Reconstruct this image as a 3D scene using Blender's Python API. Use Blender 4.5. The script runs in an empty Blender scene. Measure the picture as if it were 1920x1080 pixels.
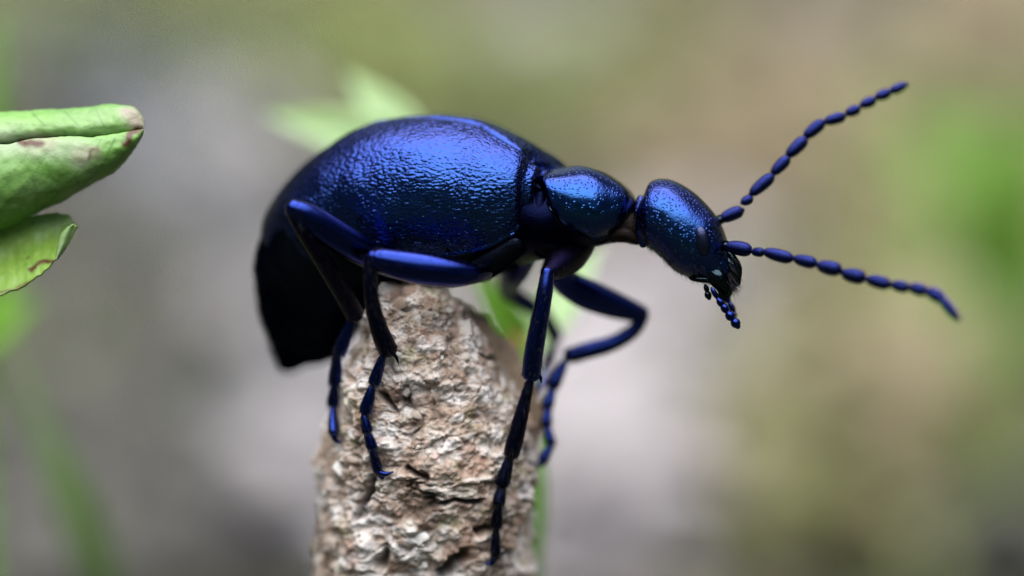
import bpy, math, random
import numpy as np

# ------------------------------------------------------------------ camera, sky, sun, exposure
# one Blender unit is one centimetre
random.seed(7)
RNG = np.random.default_rng(11)
S = bpy.context.scene
S.unit_settings.scale_length = 0.01
COL = S.collection
PITCH = math.radians(18.0)
D = 16.667                    # lens to the plane of focus
HT = 10.0                     # height of the middle of the picture above the ground
CP, SP = math.cos(PITCH), math.sin(PITCH)
PXU = 320.0                   # photograph pixels per centimetre in the plane of focus


def W(p):
    """lens-aligned coordinates (right, away, up) to world coordinates"""
    p = np.asarray(p, float)
    x, y, z = p[..., 0], p[..., 1], p[..., 2]
    return np.stack([x, y * CP + z * SP, HT - y * SP + z * CP], -1)


def P(px, py, d=0.0):
    k = (D + d) / D
    return np.array([(px - 960) / PXU * k, d, (540 - py) / PXU * k])


def G(px, py):
    o = W([0, -D, 0])
    q = W(P(px, py, 0.0)) - o
    return o + q * (-o[2] / q[2])


cam_d = bpy.data.cameras.new('camera')
cam = bpy.data.objects.new('camera', cam_d)
COL.objects.link(cam)
cam.location = W([0, -D, 0])
cam.rotation_euler = (math.radians(90) - PITCH, 0, 0)
cam_d.lens = 100
cam_d.sensor_width = 36
cam_d.clip_start = 0.05
cam_d.clip_end = 60000
cam_d.dof.use_dof = True
cam_d.dof.focus_distance = D + 0.02
cam_d.dof.aperture_fstop = 0.078     # f/7.8 on a 100 mm lens, in centimetres
S.camera = cam

world = bpy.data.worlds.new('World')
S.world = world
world.use_nodes = True
wn = world.node_tree
bg = wn.nodes['Background']
sky = wn.nodes.new('ShaderNodeTexSky')
sky.sky_type = 'NISHITA'
sky.sun_disc = False
SUN_EL, SUN_AZ = math.radians(85), math.radians(215)   # azimuth from +Y, clockwise
sky.sun_elevation = SUN_EL
sky.sun_rotation = SUN_AZ
sky.dust_density = 2.5
sky.ozone_density = 1.0
wn.links.new(sky.outputs[0], bg.inputs[0])
bg.inputs[1].default_value = 0.062

sun_d = bpy.data.lights.new('sun', 'SUN')
sun_d.energy = 5.0
sun_d.angle = math.radians(80)
sun_d.color = (1.0, 0.995, 0.985)
sun = bpy.data.objects.new('sun', sun_d)
COL.objects.link(sun)
sdir = np.array([math.sin(SUN_AZ) * math.cos(SUN_EL), math.cos(SUN_AZ) * math.cos(SUN_EL), math.sin(SUN_EL)])
from mathutils import Vector
sun.rotation_euler = Vector(sdir).to_track_quat('Z', 'Y').to_euler()
sun.location = (0, -40, 80)

S.view_settings.view_transform = 'Standard'
S.view_settings.look = 'None'
S.view_settings.exposure = 1.34
S.view_settings.gamma = 1
S.view_settings.use_curve_mapping = False
S.render.engine = 'CYCLES'
S.cycles.use_denoising = True
S.cycles.max_bounces = 8

# ------------------------------------------------------------------ numeric helpers


def unit(v):
    v = np.asarray(v, float)
    return v / np.maximum(np.linalg.norm(v, axis=-1, keepdims=True), 1e-12)


_perm = np.random.default_rng(3).permutation(256)
_perm = np.concatenate([_perm, _perm, _perm])
_grad = unit(np.random.default_rng(4).normal(size=(256, 3)))


def perlin(p):
    p = np.asarray(p, float)
    i = np.floor(p).astype(int)
    f = p - i
    u = f * f * f * (f * (f * 6 - 15) + 10)
    i &= 255
    out = 0
    for dx in (0, 1):
        for dy in (0, 1):
            for dz in (0, 1):
                h = _perm[_perm[_perm[(i[..., 0] + dx) & 255] + ((i[..., 1] + dy) & 255)] + ((i[..., 2] + dz) & 255)]
                g = _grad[h & 255]
                w = (u[..., 0] if dx else 1 - u[..., 0]) * (u[..., 1] if dy else 1 - u[..., 1]) * (u[..., 2] if dz else 1 - u[..., 2])
                out = out + w * ((f - np.array([dx, dy, dz])) * g).sum(-1)
    return out * 1.6


def fbm(p, o=4, gain=.5):
    a, s = 0, 1
    for k in range(o):
        a = a + s * perlin(np.asarray(p) * 2 ** k + 17.3 * k)
        s *= gain
    return a


def worley(p, seed=0):
    """nearest and second nearest feature distance and a random number of the nearest cell"""
    p = np.asarray(p, float)
    sh = p.shape[:-1]
    p = p.reshape(-1, 3)
    i = np.floor(p).astype(int)
    r = np.random.default_rng(100 + seed).random((256, 4))
    f1 = np.full(len(p), 9.0)
    f2 = np.full(len(p), 9.0)
    cid = np.zeros(len(p))
    for dx in (-1, 0, 1):
        for dy in (-1, 0, 1):
            for dz in (-1, 0, 1):
                c = i + np.array([dx, dy, dz])
                m = c & 255
                h = _perm[_perm[_perm[m[:, 0]] + m[:, 1]] + m[:, 2]] & 255
                d = np.linalg.norm(c + r[h, :3] - p, axis=1)
                n = d < f1
                f2 = np.where(n, f1, np.minimum(f2, d))
                cid = np.where(n, r[h, 3], cid)
                f1 = np.where(n, d, f1)
    return f1.reshape(sh), f2.reshape(sh), cid.reshape(sh)


def spline(pts, n):
    """Catmull-Rom through rows of pts, n samples evenly in the parameter"""
    pts = np.asarray(pts, float)
    m = len(pts)
    t = np.linspace(0, m - 1, n)
    return spline_at(pts, t)


def spline_at(pts, t):
    pts = np.asarray(pts, float)
    m = len(pts)
    i = np.clip(np.floor(t).astype(int), 0, m - 2)
    f = (t - i)[..., None]
    p1, p2 = pts[i], pts[i + 1]
    p0 = np.where((i > 0)[..., None], pts[np.maximum(i - 1, 0)], 2 * p1 - p2)
    p3 = np.where((i < m - 2)[..., None], pts[np.minimum(i + 2, m - 1)], 2 * p2 - p1)
    return .5 * (2 * p1 + (p2 - p0) * f + (2 * p0 - 5 * p1 + 4 * p2 - p3) * f ** 2 + (3 * p1 - p0 - 3 * p2 + p3) * f ** 3)


# ------------------------------------------------------------------ object helpers


def thing(name, label, cat, loc, group=None):
    o = bpy.data.objects.new(name, None)
    COL.objects.link(o)
    o.empty_display_size = .2
    o.location = loc
    o['label'] = label
    o['category'] = cat
    if group:
        o['group'] = group
    return o


def base_of(o):
    b = np.zeros(3)
    while o is not None:
        b = b + np.array(o.location)
        o = o.parent
    return b


def mesh(name, v, f, mats, parent=None, smooth=True, idx=None, label=None, kind=None, attrs=None):
    """v in world coordinates"""
    v = np.asarray(v, float).reshape(-1, 3)
    b = base_of(parent) if parent is not None else np.zeros(3)
    me = bpy.data.meshes.new(name)
    me.from_pydata((v - b).tolist(), [], f.tolist() if hasattr(f, 'tolist') else f)
    for m in (mats if isinstance(mats, (list, tuple)) else [mats]):
        me.materials.append(m)
    if smooth:
        me.polygons.foreach_set('use_smooth', np.ones(len(me.polygons), bool))
    if idx is not None:
        me.polygons.foreach_set('material_index', np.asarray(idx, np.int32))
    for k, a in (attrs or {}).items():
        at = me.attributes.new(k, 'FLOAT', 'POINT')
        at.data.foreach_set('value', np.asarray(a, np.float32).ravel())
    me.update()
    o = bpy.data.objects.new(name, me)
    COL.objects.link(o)
    if parent is not None:
        o.parent = parent
    if label:
        o['label'] = label
    if kind:
        o['kind'] = kind
    return o


def grid_faces(nr, nc, wrap=False):
    r = np.arange(nr - 1)[:, None]
    c = np.arange(nc if wrap else nc - 1)[None, :]
    c2 = (c + 1) % nc
    a = r * nc + c
    b = r * nc + c2
    return np.stack([a, b, b + nc, a + nc], -1).reshape(-1, 4)


def closed(grid):
    """wrap-around grid of points (rows along, columns round) with a fan at both ends"""
    nr, nc, _ = grid.shape
    f = grid_faces(nr, nc, True).tolist()
    v = np.concatenate([grid.reshape(-1, 3), grid[0].mean(0)[None], grid[-1].mean(0)[None]])
    k = nr * nc
    for c in range(nc):
        f.append([k, (c + 1) % nc, c])
        f.append([k + 1, (nr - 1) * nc + c, (nr - 1) * nc + (c + 1) % nc])
    return v, f


def join(parts):
    vs, fs, o = [], [], 0
    for v, f in parts:
        vs.append(np.asarray(v).reshape(-1, 3))
        fs += [[i + o for i in q] for q in (f.tolist() if hasattr(f, 'tolist') else f)]
        o += len(vs[-1])
    return np.concatenate(vs), fs


def tube(pts, rad, ns=24, nc=14, cap=True, flat=1.0):
    """rounded limb through pts (lens coordinates), radii in centimetres; returns world verts, faces"""
    pts = np.asarray(pts, float)
    rad = np.asarray(rad, float)
    q = spline(np.concatenate([pts, rad[:, None]], 1), ns)
    c, r = q[:, :3], np.maximum(q[:, 3], 1e-4)
    t = unit(np.gradient(c, axis=0))
    if cap:
        k = np.linspace(0, 1, 5)[:-1]
        pre_c = c[0] - t[0] * r[0] * np.cos(k * math.pi / 2)[:, None] * .8
        pre_r = r[0] * np.maximum(np.sin(k * math.pi / 2), .04)
        post_c = c[-1] + t[-1] * r[-1] * np.cos(k[::-1] * math.pi / 2)[:, None] * .8
        post_r = r[-1] * np.maximum(np.sin(k[::-1] * math.pi / 2), .04)
        c = np.concatenate([pre_c, c, post_c])
        r = np.concatenate([pre_r, r, post_r])
        t = np.concatenate([np.repeat(t[:1], 4, 0), t, np.repeat(t[-1:], 4, 0)])
    n = np.cross(t, [0, 1, 0])
    n = unit(np.where(np.linalg.norm(n, axis=1, keepdims=True) < 1e-3, np.array([1.0, 0, 0]), n))
    b = unit(np.cross(t, n))
    a = np.linspace(0, 2 * math.pi, nc, endpoint=False)
    g = c[:, None] + r[:, None, None] * (n[:, None] * np.cos(a)[None, :, None] + flat * b[:, None] * np.sin(a)[None, :, None])
    return closed(W(g))


class Loft:
    """sections given as (top px, bottom px, depth, half width in depth)"""

    def __init__(self, secs, power=2.0):
        rows = []
        for (tx, ty), (bx, by), d, hw in secs:
            rows.append(np.concatenate([P(tx, ty, d), P(bx, by, d), [hw]]))
        self.rows = np.array(rows)
        self.n = len(rows)
        self.power = power

    def at(self, t, th):
        """t in 0..n-1, th angle: 0 towards the lens, 90 degrees dorsal"""
        t, th = np.broadcast_arrays(np.asarray(t, float), np.asarray(th, float))
        q = spline_at(self.rows, t)
        e = 0.02
        q2 = spline_at(self.rows, np.clip(t + e, 0, self.n - 1))
        q1 = spline_at(self.rows, np.clip(t - e, 0, self.n - 1))
        cc = (q[..., :3] + q[..., 3:6]) / 2
        tg = unit((q2[..., :3] + q2[..., 3:6]) - (q1[..., :3] + q1[..., 3:6]))
        n = q[..., :3] - q[..., 3:6]
        hh = np.linalg.norm(n, axis=-1, keepdims=True) / 2
        n = unit(n)
        b = unit(np.cross(tg, n))
        b = np.where(b[..., 1:2] > 0, -b, b)
        hw = np.maximum(q[..., 6:7], .005)
        c, s = np.cos(th)[..., None], np.sin(th)[..., None]
        pw = 2 / self.power
        c = np.sign(c) * np.abs(c) ** pw
        s = np.sign(s) * np.abs(s) ** pw
        return cc + n * hh * s + b * hw * c

    def grid(self, nr, nc):
        t = np.linspace(0, self.n - 1, nr)[:, None]
        th = np.linspace(0, 2 * math.pi, nc, endpoint=False)[None]
        return self.at(t, th)


def normals(g, wrap):
    du = np.gradient(g, axis=0)
    if wrap:
        dv = np.roll(g, -1, 1) - np.roll(g, 1, 1)
    else:
        dv = np.gradient(g, axis=1)
    n = unit(np.cross(du, dv))
    c = g.reshape(-1, 3).mean(0)
    if ((g - c) * n).sum() < 0:
        n = -n
    return n


def to_px(q):
    """lens coordinates to photograph pixels"""
    k = D / (D + q[..., 1])
    return np.stack([960 + q[..., 0] * PXU * k, 540 - q[..., 2] * PXU * k], -1)


def surf_depth(g, px, py, tol=7):
    """depth of the nearest visible point of the surface g (lens coordinates) at a pixel"""
    q = g.reshape(-1, 3)
    e = np.linalg.norm(to_px(q) - np.array([px, py]), axis=1)
    m = e < max(tol, e.min() + 1)
    return q[m, 1].min()


# ------------------------------------------------------------------ materials


class N:
    def __init__(self, name):
        self.m = bpy.data.materials.new(name)
        self.m.use_nodes = True
        self.t = self.m.node_tree
        self.p = self.t.nodes['Principled BSDF']
        self.tc = self.t.nodes.new('ShaderNodeTexCoord')

    def new(self, ty, **kw):
        n = self.t.nodes.new(ty)
        for k, v in kw.items():
            if k.startswith('i_'):
                n.inputs[k[2:].replace('_', ' ')].default_value = v
            else:
                setattr(n, k, v)
        return n

    def link(self, a, b):
        self.t.links.new(a, b)

    def coords(self, scale=(1, 1, 1), rot=(0, 0, 0), src='Object'):
        mp = self.new('ShaderNodeMapping')
        mp.inputs['Scale'].default_value = scale
        mp.inputs['Rotation'].default_value = rot
        self.link(self.tc.outputs[src], mp.inputs[0])
        return mp.outputs[0]

    def noise(self, scale, detail=4, rough=.55, vec=None, dist=0.0):
        n = self.new('ShaderNodeTexNoise')
        n.inputs['Scale'].default_value = scale
        n.inputs['Detail'].default_value = detail
        n.inputs['Roughness'].default_value = rough
        n.inputs['Distortion'].default_value = dist
        self.link(vec if vec is not None else self.tc.outputs['Object'], n.inputs['Vector'])
        return n.outputs[0]

    def voronoi(self, scale, vec=None, feature='F1', out=0, rand=1.0):
        n = self.new('ShaderNodeTexVoronoi', feature=feature)
        n.inputs['Scale'].default_value = scale
        n.inputs['Randomness'].default_value = rand
        self.link(vec if vec is not None else self.tc.outputs['Object'], n.inputs['Vector'])
        return n.outputs[out]

    def ramp(self, fac, stops, interp='LINEAR'):
        n = self.new('ShaderNodeValToRGB')
        n.color_ramp.interpolation = interp
        e = n.color_ramp.elements
        while len(e) < len(stops):
            e.new(.5)
        for k, (p, c) in enumerate(stops):
            e[k].position = p
            e[k].color = (c, c, c, 1) if not hasattr(c, '__len__') else (*c, 1)
        self.link(fac, n.inputs[0])
        return n.outputs[0]

    def mix(self, fac, a, b, blend='MIX'):
        n = self.new('ShaderNodeMix', data_type='RGBA', blend_type=blend)
        for s, v in ((n.inputs[0], fac), (n.inputs[6], a), (n.inputs[7], b)):
            if hasattr(v, 'is_linked') or hasattr(v, 'links'):
                self.link(v, s)
            elif hasattr(v, '__len__'):
                s.default_value = (*v, 1)
            else:
                s.default_value = v
        return n.outputs[2]

    def math(self, op, a, b=0.0):
        n = self.new('ShaderNodeMath', operation=op)
        for s, v in ((n.inputs[0], a), (n.inputs[1], b)):
            if isinstance(v, (int, float)):
                s.default_value = v
            else:
                self.link(v, s)
        return n.outputs[0]

    def attr(self, name):
        n = self.new('ShaderNodeAttribute', attribute_name=name)
        return n.outputs['Fac']

    def bump(self, h, strength=1.0, dist=.01, prev=None):
        n = self.new('ShaderNodeBump')
        n.inputs['Strength'].default_value = strength
        n.inputs['Distance'].default_value = dist
        self.link(h, n.inputs['Height'])
        if prev is not None:
            self.link(prev, n.inputs['Normal'])
        return n.outputs[0]

    def set(self, **kw):
        for k, v in kw.items():
            s = self.p.inputs[k.replace('_', ' ')]
            if isinstance(v, (int, float)):
                s.default_value = v
            elif hasattr(v, '__len__') and not hasattr(v, 'links'):
                s.default_value = (*v, 1) if len(v) == 3 else v
            else:
                self.link(v, s)
        return self


def shell(name, face, graze, rough, metallic=1.0, limb=False):
    n = N(name)
    lw = n.new('ShaderNodeLayerWeight')
    lw.inputs[0].default_value = .5
    var = n.noise(2.2, 3)
    a, b, c = face
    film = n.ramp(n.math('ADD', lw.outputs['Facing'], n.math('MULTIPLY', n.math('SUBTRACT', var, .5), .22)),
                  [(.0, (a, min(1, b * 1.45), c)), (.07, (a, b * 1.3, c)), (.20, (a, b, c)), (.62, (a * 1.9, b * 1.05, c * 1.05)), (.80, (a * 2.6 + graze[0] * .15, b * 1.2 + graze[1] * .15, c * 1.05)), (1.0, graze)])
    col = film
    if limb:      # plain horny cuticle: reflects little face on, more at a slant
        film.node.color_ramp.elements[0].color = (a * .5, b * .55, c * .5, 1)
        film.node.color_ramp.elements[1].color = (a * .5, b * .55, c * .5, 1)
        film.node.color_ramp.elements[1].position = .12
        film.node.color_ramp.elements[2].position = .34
    n.set(Base_Color=col, Metallic=metallic)
    rg = n.noise(9, 4)
    n.set(Roughness=n.ramp(rg, [(.3, max(.05, rough - .07)), (.7, rough + .08)]))
    return n


# wing cases: blue metal, fine leathery wrinkles (the large ones are in the mesh)
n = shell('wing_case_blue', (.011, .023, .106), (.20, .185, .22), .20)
h1 = n.voronoi(62, n.coords((1, 1, 1.25)), 'SMOOTH_F1')
h2 = n.noise(120, 3)
n.set(Normal=n.bump(h2, .22, .005, n.bump(h1, .32, .008)))
M_ELY = n.m
# neck shield: blue-green metal with separate punctures
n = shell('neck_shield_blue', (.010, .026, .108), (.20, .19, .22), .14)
pit = n.ramp(n.voronoi(44, None, 'F1'), [(.16, 0.0), (.36, 1.0)])
n.set(Normal=n.bump(n.noise(60, 5, .65), .22, .005, n.bump(pit, .42, .008)))
M_PRO = n.m
# head: blue metal, denser punctures
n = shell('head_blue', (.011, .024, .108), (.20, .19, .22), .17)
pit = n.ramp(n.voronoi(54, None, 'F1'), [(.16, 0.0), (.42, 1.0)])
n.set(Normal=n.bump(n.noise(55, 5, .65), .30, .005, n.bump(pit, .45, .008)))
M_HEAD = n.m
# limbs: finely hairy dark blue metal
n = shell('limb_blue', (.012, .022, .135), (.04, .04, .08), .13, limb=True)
h = n.noise(75, 4, .7, n.coords((1.0, 1.0, 1.0)))
n.set(Normal=n.bump(h, .40, .004))
M_LEG = n.m
# hairy dark limbs; also a front femur coloured dark for the body's shade
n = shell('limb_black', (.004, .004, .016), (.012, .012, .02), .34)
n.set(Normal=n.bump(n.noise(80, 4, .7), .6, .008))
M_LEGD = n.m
# feelers
n = shell('feeler_blue', (.010, .014, .080), (.03, .03, .06), .26, limb=True)
n.set(Normal=n.bump(n.noise(95, 4, .7), .6, .008))
M_ANT = n.m
# belly
n = N('belly_black')
n.set(Base_Color=(.006, .008, .014), Roughness=.38, Metallic=1.0, Specular_Tint=(.35, .35, .45))
n.set(Normal=n.bump(n.noise(45, 4), .4, .01))
M_BELLY = n.m
# chest between belly and shield
n = shell('chest_blue_black', (.002, .003, .016), (.010, .010, .02), .35, limb=True)
n.set(Normal=n.bump(n.noise(110, 4), .5, .006))
M_CHEST = n.m
# neck skin
n = N('neck_skin')
n.set(Base_Color=n.mix(n.noise(25, 4), (.003, .0025, .0025), (.014, .010, .009)), Roughness=.55, Specular_IOR_Level=.03)
n.set(Normal=n.bump(n.noise(30, 3, .5, n.coords((1, 1, 3))), .5, .012))
M_NECK = n.m
n = N('eye_dark')
n.set(Base_Color=(.018, .022, .046), Roughness=.28, Metallic=1.0, Specular_Tint=(.3, .3, .4))
n.set(Normal=n.bump(n.voronoi(130), .25, .003))
M_EYE = n.m
n = N('jaw_black')
n.set(Base_Color=(.010, .016, .020), Roughness=.13, Metallic=1.0, Specular_Tint=(.3, .4, .4))
n.set(Normal=n.bump(n.noise(30, 3), .2, .01))
M_JAW = n.m
n = N('bristle_black')
n.set(Base_Color=(.008, .008, .010), Roughness=.7, Specular_IOR_Level=.08)
M_HAIR = n.m

# bark
n = N('bark_scaly')
tone, crack, pale = n.attr('tone'), n.attr('crack'), n.attr('pale')
fine = n.noise(28, 5, .65)
t2 = n.math('ADD', n.math('MULTIPLY', tone, .62), n.math('MULTIPLY', fine, .42))
c = n.ramp(t2, [(.18, (.075, .052, .040)), (.36, (.19, .132, .100)), (.50, (.275, .215, .175)), (.64, (.37, .325, .290)), (.84, (.53, .51, .495))])
c = n.mix(n.math('MULTIPLY', pale, .66), c, n.mix(n.noise(40, 3), (.36, .335, .32), (.54, .535, .545)))
grn = n.ramp(n.noise(6, 3), [(.56, 0.0), (.70, .5)])
c = n.mix(grn, c, (.22, .22, .10))
rd = n.ramp(n.noise(5.2, 3, .6, n.coords((1, 1, .6))), [(.57, 0.0), (.70, .5)])
c = n.mix(rd, c, (.26, .12, .075))
c = n.mix(n.math('MULTIPLY', crack, .9), c, (.032, .022, .017))
n.set(Base_Color=c, Roughness=.72, Specular_IOR_Level=.3)
n.set(Normal=n.bump(n.noise(75, 5, .7), .5, .012))
M_BARK = n.m
n = N('bark_scale')
oi = n.new('ShaderNodeObjectInfo')
c = n.ramp(oi.outputs['Random'], [(0, (.15, .10, .075)), (.35, (.28, .23, .18)), (.6, (.42, .39, .35)), (1, (.60, .595, .58))])
c = n.mix(n.ramp(n.noise(30, 4), [(.4, 0.0), (.7, .6)]), c, (.24, .16, .11))
n.set(Base_Color=c, Roughness=.7, Specular_IOR_Level=.3)
n.set(Normal=n.bump(n.noise(80, 5, .7), .5, .01))
M_FLAKE = n.m
n = N('split_wood')
c = n.ramp(n.noise(9, 4, .6, n.coords((6, 6, 1))), [(.3, (.20, .12, .07)), (.7, (.36, .27, .19))])
n.set(Base_Color=c, Roughness=.8, Normal=n.bump(n.noise(20, 4, .6, n.coords((6, 6, 1))), .6, .02))
M_WOOD = n.m


def leaf_mat(name, a, b, vein=None, rough=.45, trans=.25, stain=False, scale=3.0):
    n = N(name)
    c = n.mix(n.ramp(n.noise(scale, 4), [(.3, 0.0), (.7, 1.0)]), a, b)
    v = n.ramp(n.voronoi(scale * 4.2, None, 'DISTANCE_TO_EDGE'), [(0.0, 1.0), (.045, 0.0)])
    if vein:
        c = n.mix(n.math('MULTIPLY', v, .10), c, vein)
    if stain:
        c = n.mix(n.math('MULTIPLY', n.ramp(n.noise(26, 4), [(.4, 0.0), (.7, 1.0)]), .25), c, tuple(min(1, k * 1.5) for k in b))
        c = n.mix(n.math('MULTIPLY', n.attr('vein'), .7), c, vein)
        c = n.mix(n.attr('pale'), c, (.33, .38, .27))
        c = n.mix(n.attr('pink'), c, (.30, .19, .18))
        c = n.mix(n.attr('brown'), c, (.075, .026, .014))
    n.set(Base_Color=c, Roughness=rough, Specular_IOR_Level=.45)
    n.set(Normal=n.bump(v, .10, -.010, n.bump(n.noise(scale * 7, 4), .35, .015)))
    if trans:
        tr = n.new('ShaderNodeBsdfTranslucent')
        n.link(n.mix(.5, a, b), tr.inputs[0])
        mx = n.new('ShaderNodeMixShader')
        mx.inputs[0].default_value = trans
        n.link(n.p.outputs[0], mx.inputs[1])
        n.link(tr.outputs[0], mx.inputs[2])
        n.link(mx.outputs[0], n.t.nodes['Material Output'].inputs[0])
    return n.m


M_LEAF1 = leaf_mat('folded_leaf_green', (.115, .27, .045), (.19, .36, .095), (.07, .18, .03), .45, .42, True)
M_LEAF2 = leaf_mat('open_leaf_green', (.11, .23, .025), (.19, .32, .045), (.08, .17, .025), .45, .3, True)
M_LEAFP = leaf_mat('pale_leaf_green', (.14, .25, .07), (.23, .34, .15), None, .5, .3)
M_LEAFB = leaf_mat('bright_leaf_green', (.11, .28, .02), (.20, .40, .04), None, .5, .4)
M_LEAFD = leaf_mat('grass_green', (.08, .15, .04), (.13, .215, .06), None, .5, .3)
M_LEAFO = leaf_mat('withered_leaf_orange', (.36, .15, .04), (.30, .22, .07), None, .6, .2)
M_HERB = leaf_mat('herb_green', (.14, .29, .035), (.22, .38, .065), None, .5, .4)
M_STEM = leaf_mat('stem_green', (.09, .24, .02), (.15, .32, .04), None, .5, 0)


def litter_mat(name, a, b, rough=.6):
    n = N(name)
    c = n.mix(n.ramp(n.noise(.5, 4), [(.3, 0.0), (.7, 1.0)]), a, b)
    n.set(Base_Color=c, Roughness=.85, Specular_IOR_Level=.10, Normal=n.bump(n.noise(4, 4), .5, .05))
    return n.m


M_LIT = {
    'pale': litter_mat('pale_dead_leaf', (.19, .175, .18), (.28, .26, .265)),
    'grey': litter_mat('grey_dead_leaf', (.070, .074, .080), (.11, .114, .12)),
    'tan': litter_mat('tan_dead_leaf', (.135, .108, .068), (.20, .165, .112)),
    'dark': litter_mat('dark_dead_leaf', (.050, .049, .044), (.085, .082, .074)),
    'moss': litter_mat('moss', (.095, .115, .038), (.16, .178, .072), .8),
    'green': litter_mat('low_green_leaf', (.06, .14, .015), (.1, .2, .03), .6),
}
n = N('forest_soil')
c = n.ramp(n.noise(.16, 5, .6), [(.30, (.022, .021, .017)), (.5, (.036, .034, .022)), (.7, (.055, .048, .034))])
c = n.mix(n.ramp(n.noise(1.2, 4), [(.45, 0.0), (.7, .6)]), c, (.034, .045, .016))
n.set(Base_Color=c, Roughness=.9, Specular_IOR_Level=.10, Normal=n.bump(n.noise(2.5, 5), .7, .3))
M_SOIL = n.m
M_WOODLAND = leaf_mat('woodland_leaf', (.025, .05, .012), (.05, .085, .022), None, .6, .15, scale=.02)

# ------------------------------------------------------------------ ground, litter, unseen wood
R0, NR, NA = 40000.0, 60, 96
rr = np.concatenate([[0.0], np.geomspace(4, R0, NR)])
aa = np.linspace(0, 2 * math.pi, NA, endpoint=False)
gx = rr[:, None] * np.cos(aa)[None]
gy = rr[:, None] * np.sin(aa)[None] + 25
gz = np.where(rr[:, None] < 400, .35 * perlin(np.stack([gx * .12, gy * .12, gx * 0], -1)), 0.0) - .3
g = np.stack([gx, gy, gz], -1)
gr = mesh('ground', g, grid_faces(len(rr), NA, True), M_SOIL, None)
gr['kind'] = 'structure'


def blade(base, tip, up, width, curl=.15, fold=.2, nu=10, nv=5, droop=0.0, sharp=1.0, blunt=.5):
    """leaf surface, world coordinates"""
    base, tip, up = np.asarray(base, float), np.asarray(tip, float), np.asarray(up, float)
    ax = tip - base
    L = np.linalg.norm(ax)
    ax = ax / L
    sd = unit(np.cross(ax, up))
    nn = unit(np.cross(sd, ax))
    u = np.linspace(0, 1, nu)[:, None]
    v = np.linspace(-1, 1, nv)[None]
    prof = np.sin(math.pi * u ** blunt) ** sharp * .98 + .02
    pts = base + ax * L * u[..., None] + sd * (width * prof * v)[..., None]
    pts = pts + nn * (fold * width * prof * np.abs(v) + curl * L * np.sin(math.pi * u) - droop * L * u ** 2)[..., None]
    return pts, grid_faces(nu, nv)


def litter(name, label, cat, kind_key, blobs, size, tilt):
    parts = []
    for (px, py, rx, ry, cnt) in blobs:
        for k in range(int(cnt * 2.6)):
            a, r = RNG.random() * 6.283, math.sqrt(RNG.random())
            c = G(px + rx * r * math.cos(a), py + ry * r * math.sin(a))
            c[2] = .1 + .5 * RNG.random()
            L = size * (.6 + .8 * RNG.random())
            an = RNG.random() * 6.283
            el = RNG.normal() * tilt
            dv = np.array([math.cos(an) * math.cos(el), math.sin(an) * math.cos(el), abs(math.sin(el))]) * L
            up = unit(np.array([RNG.normal() * tilt, -.5 * tilt + RNG.normal() * tilt, 1]))
            parts.append(blade(c - dv * .3, c + dv * .7, up, L * .33, .12 * RNG.normal(), .3 * RNG.normal(), 7, 5))
    v, f = join(parts)
    o = mesh(name, v, f, M_LIT[kind_key], None, kind='stuff')
    o['label'] = label
    o['category'] = cat
    return o


litter('pale_leaf_litter', 'pale lilac grey dead leaves lying on the ground beyond the twig', 'leaf litter', 'pale',
       [(1180, 760, 170, 230, 60), (1300, 620, 150, 130, 40), (1100, 1000, 110, 110, 24), (960, 60, 130, 80, 26), (430, 370, 90, 80, 16), (470, 640, 60, 90, 8), (480, 1010, 60, 50, 5), (760, 800, 100, 300, 20)], 1.7, .5)
litter('grey_leaf_litter', 'blue grey dead leaves lying on the ground behind the folded leaf', 'leaf litter', 'grey',
       [(330, 230, 170, 130, 34), (120, 110, 140, 120, 18), (400, 480, 120, 100, 24), (560, 850, 160, 200, 30), (1560, 60, 120, 60, 12)], 1.7, .5)
litter('tan_leaf_litter', 'tan brown dead leaves lying on the ground behind the antennae', 'leaf litter', 'tan',
       [(1420, 220, 220, 160, 60), (1520, 420, 160, 130, 36), (1750, 70, 190, 70, 26), (1880, 130, 60, 80, 14), (1300, 420, 120, 90, 20), (1580, 880, 220, 180, 50), (1680, 790, 240, 200, 50), (-600, 400, 560, 520, 90), (2550, 400, 560, 520, 90), (960, -150, 1500, 90, 70)], 1.7, .45)
litter('dark_leaf_litter', 'dark dead leaves lying on the ground at lower left', 'leaf litter', 'dark',
       [(240, 620, 190, 160, 60), (280, 880, 240, 220, 90), (60, 1000, 120, 120, 30), (1880, 1060, 100, 50, 8), (-700, 700, 600, 500, 80), (2600, 700, 600, 500, 80)], 1.7, .45)
litter('moss_patches', 'olive green moss growing on the ground behind the beetle', 'moss', 'moss',
       [(620, 90, 260, 110, 90), (300, 40, 320, 80, 90), (60, 60, 120, 120, 24), (160, 720, 170, 150, 12), (330, 800, 120, 140, 7), (420, 250, 80, 80, 6), (1150, 150, 200, 130, 50), (1500, 780, 230, 190, 44), (1760, 800, 190, 170, 44), (1700, 980, 240, 120, 40), (1650, 560, 160, 120, 40), (280, 60, 170, 70, 30), (830, 160, 170, 90, 40), (1660, 330, 110, 200, 24), (-500, 200, 500, 300, 50), (2400, 300, 500, 400, 50)], 1.5, .6)

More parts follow.
